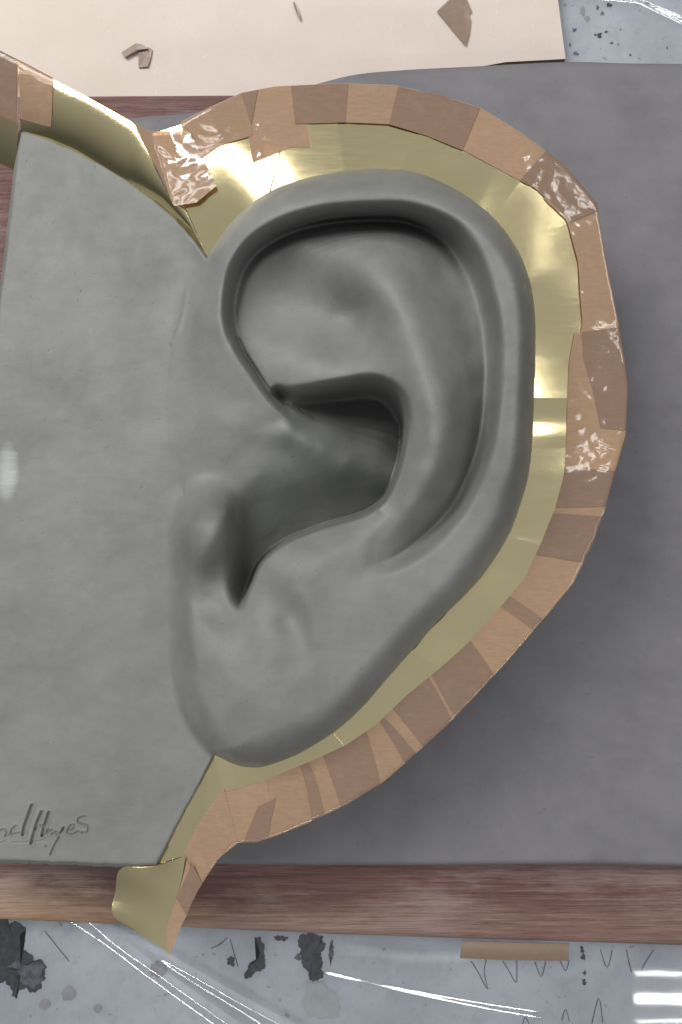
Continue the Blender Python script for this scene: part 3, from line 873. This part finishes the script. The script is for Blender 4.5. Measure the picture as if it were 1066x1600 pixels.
class Strip:
    """ruled sheet from a clay edge C to a free outer edge O; T is where the tape begins"""
    def __init__(s, rows):
        r = np.array([[*c, *t, *o, zi, zo, bl] for c, t, o, zi, zo, bl in rows], float)
        s.r = r
        s.n = len(r)

    def row(s, q_):
        q_ = np.clip(q_, 0, s.n - 1)
        i = np.minimum(np.floor(q_).astype(int), s.n - 2)
        f = (q_ - i)[..., None]
        return s.r[i] * (1 - f) + s.r[i + 1] * f

    def at(s, q_, t, dz=0.0):
        """t: 0 at the clay edge, 1 at the outer edge (may be an array)"""
        a = s.row(np.asarray(q_, float))
        t = np.asarray(t, float)
        uv = a[..., 0:2] * (1 - t[..., None]) + a[..., 4:6] * t[..., None]
        z = a[..., 6] * (1 - t) + a[..., 7] * t + a[..., 8] * 4 * t * (1 - t)
        z = z + 0.30 * vnoise(uv[..., 0], uv[..., 1], 70, 31)
        return unproj(uv[..., 0], uv[..., 1], (z + dz) * 1e-3)

    def t_tape(s, q_):
        a = s.row(np.asarray(q_, float))
        L = np.linalg.norm(a[..., 4:6] - a[..., 0:2], axis=-1)
        return np.linalg.norm(a[..., 2:4] - a[..., 0:2], axis=-1) / L

    def find(s, p, which):
        """station parameter of the point of edge C / T / O nearest to pixel p"""
        k = {'C': 0, 'T': 2, 'O': 4}[which]
        qq = np.linspace(0, s.n - 1, (s.n - 1) * 40 + 1)
        a = s.row(qq)[:, k:k + 2]
        return qq[np.argmin(((a - np.array(p, float)) ** 2).sum(1))]

    def shim(s, c0, o0, c1, o1, dz=0.0, tlo=-0.1, res=0.12, sag=0.0, gap=0.0, seep=0.0):
        """one brass sheet between two seams, given as pixels on the clay edge and the outer edge"""
        a0, b0, a1, b1 = s.find(c0, 'C'), s.find(o0, 'O'), s.find(c1, 'C'), s.find(o1, 'O')
        a0, b0 = a0 + gap, b0 + gap
        n = max(6, int(abs(b1 - b0) / res))
        k = np.linspace(0, 1, n)[:, None]
        t_in = tlo + 0.10 * seep * vnoise(np.linspace(0, 40 * abs(b1 - b0), n), np.full(n, b0 * 50), 22, 44)[:, None]
        t = t_in + (0.985 - t_in) * np.linspace(0, 1, 16)[None, :]
        q_ = (a0 + (a1 - a0) * k) * (1 - t) + (b0 + (b1 - b0) * k) * t
        P = s.at(q_, t, dz - sag * 4 * k * (1 - k) * np.ones_like(t))
        o = mesh_np('brass_sheet', P.reshape(-1, 3), grid_faces(*q_.shape), M_BRASS, flange, True)
        md = o.modifiers.new('thickness', 'SOLIDIFY'); md.thickness = 0.00025; md.offset = 0
        md = o.modifiers.new('edges', 'EDGE_SPLIT'); md.split_angle = 0.7
        return o

    def tape(s, i0, o0, i1, o1, layer, din=(0.0, 0.0), mat=None, under=True):
        """tape folded over the outer edge; ends given as pixels on its inner and outer edge"""
        a0, b0, a1, b1 = s.find(i0, 'T'), s.find(o0, 'O'), s.find(i1, 'T'), s.find(o1, 'O')
        n = max(8, int(abs(b1 - b0) / 0.08))
        k = np.linspace(0, 1, n)
        qi, qo = a0 + (a1 - a0) * k, b0 + (b1 - b0) * k
        ti = s.t_tape(qi) + din[0] + (din[1] - din[0]) * k
        g = np.linspace(0, 1, 12)[None, :]
        q_ = qi[:, None] * (1 - g) + qo[:, None] * g
        t = ti[:, None] * (1 - g) + 1.0 * g
        lift = 0.35 + 0.22 * layer
        uvn = s.row(q_)
        wr = 0.10 * vnoise(uvn[..., 4] * 1.0 + t * 90, uvn[..., 5] + layer * 37, 9, 40 + layer)
        P = s.at(q_, t, lift + wr)
        if under:
            e1 = s.at(qo, np.full(n, 1.008), 0.0)[:, None]
            gu_ = np.linspace(1, 0, 4)[None, :]
            tu = ti[:, None] * (1 - gu_) + 1.0 * gu_
            Un = s.at(qi[:, None] * (1 - gu_) + qo[:, None] * gu_, tu, -lift)
            P = np.concatenate([P, e1, Un], 1)
        return mesh_np('tape_strip', P.reshape(-1, 3), grid_faces(*P.shape[:2]), mat or M_TAPE, flange, True)


ring = Strip([
    ((325, 403), (272, 318), (236, 206), -2, 12, 2), ((345, 370), (318, 250), (283, 192), 2, 14, 2), ((372, 338), (350, 225), (330, 168), 5, 15, 1),
    ((415, 303), (390, 213), (378, 146), 9, 13, 0), ((470, 281), (440, 195), (430, 136), 12, 13.5, 0), ((540, 267), (540, 191), (530, 131), 14, 14.5, 0),
    ((600, 264), (608, 194), (615, 134), 15, 15.5, 0), ((650, 270), (670, 213), (690, 150), 16, 16.5, 0), ((700, 290), (730, 238), (750, 169), 17, 17.2, 0),
    ((745, 318), (790, 275), (815, 208), 18, 18, 0), ((780, 350), (850, 318), (880, 257), 18, 19, 0), ((808, 390), (887, 352), (932, 318), 19, 20, 0),
    ((828, 440), (893, 400), (944, 395), 20, 20, 0), ((836, 500), (902, 495), (965, 500), 20, 21, 0), ((836, 560), (890, 560), (976, 565), 20, 24, 0),
    ((834, 620), (887, 625), (981, 605), 20, 25, 0), ((832, 680), (885, 690), (977, 680), 20, 26, 0), ((826, 740), (882, 745), (959, 742), 20, 27, 0),
    ((812, 790), (868, 792), (944, 800), 19, 27, 0), ((795, 835), (848, 845), (925, 852), 18, 26, 0), ((760, 890), (822, 900), (895, 912), 17, 25, 0),
    ((720, 935), (780, 950), (845, 972), 16, 24, 0), ((680, 975), (738, 995), (795, 1030), 15, 21, 0), ((640, 1020), (690, 1033), (745, 1085), 14, 20, 0),
    ((600, 1065), (640, 1075), (700, 1132), 13, 19, 0), ((560, 1110), (595, 1118), (650, 1177), 11, 18, 0), ((520, 1145), (548, 1148), (600, 1221), 9, 16, 0),
    ((470, 1175), (490, 1178), (540, 1258), 6, 16, 0), ((430, 1192), (448, 1197), (480, 1286), 4, 12, 0), ((400, 1199), (420, 1214), (430, 1306), 2, 8, 0),
    ((370, 1195), (388, 1228), (402, 1316), 0, 6, 0), ((336, 1180), (368, 1230), (373, 1316), -2, 5, 0)])
seams = [((325, 403), (236, 206)), ((420, 300), (492, 133)), ((538, 267), (518, 132)), ((625, 266), (692, 150)), ((768, 338), (852, 236)), ((834, 622), (981, 628)), ((832, 700), (972, 698)),
         ((795, 838), (915, 872)), ((645, 1014), (738, 1094)), ((520, 1146), (590, 1226)), ((360, 1191), (398, 1316))]
for i in range(len(seams) - 1):
    (c0, o0), (c1, o1) = seams[i], seams[i + 1]
    ring.shim(c0, o0, c1, o1, dz=(0.0 if i % 2 else -0.3) - (0.9 if i == 10 else 0.0), sag=(0.4, 0.0, 0.5, 0.2, 0.9, 1.2, 0.3, 0.8, 0.9, 0.5, 0.2)[i], gap=0.045 if i == 1 else 0.0, seep=0.22, tlo=(-0.06, -0.06, -0.04, -0.05, -0.04, -0.012, -0.008, -0.006, -0.008, -0.01)[i])

# brown tape along the outer edge: inner start, outer start, inner end, outer end, layer
TP = [((300, 275), (283, 192), (390, 212), (392, 142), 1, (0.0, 0.0)),
      ((383, 210), (376, 146), (475, 193), (470, 133), 0, (-0.24, -0.26)),
      ((458, 192), (456, 133), (670, 214), (690, 150), 1, (0.0, 0.0)),
      ((660, 210), (680, 147), (868, 335), (905, 285), 0, (0.0, 0.02)),
      ((860, 328), (900, 280), (890, 570), (979, 612), 0, (0.0, 0.09)),
      ((893, 515), (967, 511), (875, 770), (952, 770), 1, (0.0, 0.0)),
      ((877, 765), (954, 765), (780, 950), (826, 990), 0, (0.0, 0.0)),
      ((800, 932), (846, 972), (660, 1058), (690, 1140), 1, (0.0, 0.0)),
      ((670, 1048), (702, 1130), (560, 1140), (610, 1210), 0, (0.0, 0.0)),
      ((575, 1130), (618, 1205), (470, 1187), (500, 1276), 1, (0.0, 0.0)),
      ((488, 1179), (510, 1274), (412, 1218), (408, 1315), 0, (0.0, 0.0)),
      ((430, 1210), (425, 1307), (368, 1230), (373, 1316), 1, (0.0, 0.0))]
for i0, o0, i1, o1, ly, din in TP:
    ring.tape(i0, o0, i1, o1, ly, din)
# where two strips lie on each other
TD = [((384, 190), (377, 147), (392, 211), (402, 141), (0.15, 0.1)),
      ((458, 192), (456, 133), (545, 191), (545, 131), (0.0, 0.0)),
      ((608, 194), (622, 135), (731, 238), (751, 169), (0.0, 0.0)),
      ((824, 299), (852, 238), (888, 356), (934, 330), (0.02, 0.05)),
      ((905, 515), (967, 511), (888, 680), (977, 672), (0.08, 0.36)),
      ((884, 735), (960, 735), (872, 792), (946, 792), (0.0, 0.0)),
      ((866, 802), (942, 806), (836, 868), (912, 880), (0.0, 0.0)),
      ((800, 932), (850, 968), (784, 946), (833, 984), (0.0, 0.0)),
      ((738, 996), (772, 1055), (680, 1042), (710, 1122), (0.0, 0.0)),
      ((677, 1045), (707, 1125), (620, 1094), (662, 1167), (0.0, 0.0)),
      ((608, 1108), (650, 1177), (600, 1114), (633, 1193), (0.0, 0.0)),
      ((578, 1128), (594, 1226), (512, 1167), (533, 1261), (0.0, 0.0)),
      ((490, 1179), (508, 1274), (476, 1184), (488, 1284), (0.0, 0.0)),
      ((430, 1206), (420, 1309), (405, 1222), (380, 1316), (0.3, 0.3))]
for i0, o0, i1, o1, din in TD:
    ring.tape(i0, o0, i1, o1, 2, din, M_TAPE2)

# sheet standing along the upper edge of the face panel
upper = Strip([((33, 207), (28, 186), (28, 93), -2, 18, 4), ((75, 219), (75, 198), (83, 122), -2, 18, 4), ((115, 236), (120, 190), (140, 152), -2, 17, 4), ((200, 286), (190, 240), (210, 191), -2, 16, 4),
               ((250, 322), (240, 290), (262, 268), -2, 10, 4), ((300, 369), (275, 325), (292, 330), -2, 5.4, 2), ((325, 405), (320, 393), (320, 391), -2, -1, 0)])
upper.shim((33, 207), (28, 93), (325, 405), (320, 391), 0, -0.06)
far = Strip([((-70, 235), (-70, 150), (-70, 45), -18, 17, 3), ((-20, 246), (-20, 172), (-10, 75), -16, 17.5, 4), ((26, 267), (28, 192), (30, 95), -14, 18, 4)])
far.shim((-70, 235), (-70, 45), (26, 267), (30, 95), -0.3, 0.0)
far.tape((-70, 150), (-70, 45), (28, 192), (30, 95), 1)
far.tape((-70, 150), (-70, 45), (25, 191), (26, 93), 2, mat=M_TAPE2)
upper.tape((28, 186), (28, 93), (79, 200), (83, 122), 1)


def sheet(name, A_, B_, mat, dz=0.0, bulge=0.0, nv=10, parent=flange, thick=0.0, per=6):
    """ruled sheet between two polylines of (u, v, z mm)"""
    a, b = (resample(spline(E_, 6) if per > 1 else np.array(E_, float), 24) for E_ in (A_, B_))
    g = np.linspace(0, 1, nv)[None, :, None]
    P = a[:, None] * (1 - g) + b[:, None] * g
    z = P[..., 2] + bulge * 4 * g[..., 0] * (1 - g[..., 0]) + dz + 0.25 * vnoise(P[..., 0], P[..., 1], 40, 33)
    o = mesh_np(name, unproj(P[..., 0], P[..., 1], z * 1e-3).reshape(-1, 3), grid_faces(24, nv), mat, parent, True)
    if thick:
        md = o.modifiers.new('thickness', 'SOLIDIFY'); md.thickness = thick * 1e-3; md.offset = 0
        md = o.modifiers.new('edges', 'EDGE_SPLIT'); md.split_angle = 0.7
    return o


# tape closing the fold at the top left corner
sheet('tape_strip', [(209, 191, 18.5), (236, 205, 14.5), (264, 205, 14), (296, 206, 14.8)], [(252, 284, 14), (272, 322, 10), (306, 317, 11.5), (339, 290, 13.5)], M_TAPE, 0.9, 0.0, per=1)

# sheet along the lower edge of the face panel
lower = Strip([((362, 1193), (390, 1227), (402, 1316), -2, 5, 0), ((336, 1179), (366, 1226), (373, 1316), -2, 5, 0), ((312, 1224), (323, 1268), (342, 1341), -2, 5, 0), ((285, 1274), (314, 1298), (326, 1365), -2, 4, 0), ((262, 1319), (290, 1336), (310, 1389), -2, 4, 0), ((246, 1350), (278, 1362), (301, 1408), -2, 4, 0)])
lower.shim((362, 1193), (402, 1316), (262, 1319), (310, 1389), -0.4, -0.12)
lower.shim((268, 1308), (313, 1383), (246, 1350), (301, 1408), -1.8, -0.12)
lower.tape((366, 1226), (373, 1316), (318, 1285), (326, 1365), 2)
lower.tape((323, 1268), (346, 1337), (276, 1362), (301, 1408), 1)
# its end bent down in front of the panel
sheet('brass_sheet', [(290, 1338, 3), (284, 1375, 3), (272, 1415, 3), (262, 1455, 3), (264, 1488, 3)], [(244, 1352, -3), (190, 1356, -8), (181, 1392, -9), (176, 1428, -5), (206, 1452, -1)], M_BRASS, 0, 1.0, 14, thick=0.25)
sheet('tape_strip', [(292, 1345, 4), (284, 1378, 4), (272, 1415, 4), (260, 1455, 4), (264, 1490, 4)], [(316, 1380, 4.5), (303, 1404, 4.5), (293, 1428, 4.5), (281, 1452, 4.5), (266, 1491, 4.2)], M_TAPE, 0.35, 0.0, 6)
sheet('tape_strip', [(300, 1350, 4), (282, 1390, 4), (276, 1404, 4)], [(316, 1380, 4.5), (303, 1404, 4.5), (291, 1430, 4.5)], M_TAPE2, 0.7, 0.0, 6)

# ------------------------------------------------------------------ tape scraps
def scrap(name, poly, z, label, curl=1.2, thick=0.35, mat=M_TAPE_SOLID):
    P = np.array(poly, float)
    zz = z + curl * (0.5 + 0.5 * vnoise(P[:, 0] * 3, P[:, 1] * 3, 30, 61))
    n = len(P)
    c = P.mean(0)
    Vv = np.vstack([up(P[:, 0], P[:, 1], zz), up(c[0], c[1], z + 0.2)[None]])
    o = mesh_np(name, Vv, [(i, n, (i + 1) % n) for i in range(n)], mat, None, False)
    md = o.modifiers.new('thickness', 'SOLIDIFY'); md.thickness = thick * 1e-3; md.offset = 0
    return tag(o, label, 'tape scrap', 'tape scraps on the cardboard')


ZC = Z_CARD + 0.6
scrap('tape_scrap', [(683, 18), (706, -4), (728, -4), (737, 16), (736, 20), (733, 22), (736, 32), (734, 52), (728, 72)], ZC, 'large pointed brown tape scrap at the top of the cardboard')
fold = empty('tape_scrap', 'small bent brown tape scrap, folded like an arrow, on the cardboard', 'tape scrap'); tag(fold, group='tape scraps on the cardboard')
a_ = scrap('tape_leg', [(190, 82), (212, 68), (222, 69), (232, 76), (215, 79), (195, 90)], ZC + 1.5, 'x')
b_ = scrap('tape_leg', [(216, 78), (232, 74), (238, 77), (236, 90), (231, 104), (217, 106)], ZC, 'x')
for o in (a_, b_):
    o.parent = fold
    for k in ('label', 'category', 'group'): del o[k]
scrap('tape_scrap', [(458, 3), (461, 4), (466, 14), (470, 26), (470, 33), (466, 27), (462, 16)], ZC + 0.8, 'thin curled sliver of brown tape on the cardboard', 2.0)

tp = sheet('tape_piece', [(722, 1470, -82), (800, 1472, -82), (890, 1474, -82)], [(719, 1497, -86), (800, 1500, -86), (888, 1501, -86)], M_TAPE_SOLID, 0, 1.0, 8, parent=None, thick=0.3)
tag(tp, 'short strip of brown tape stuck below the front edge of the board', 'tape')
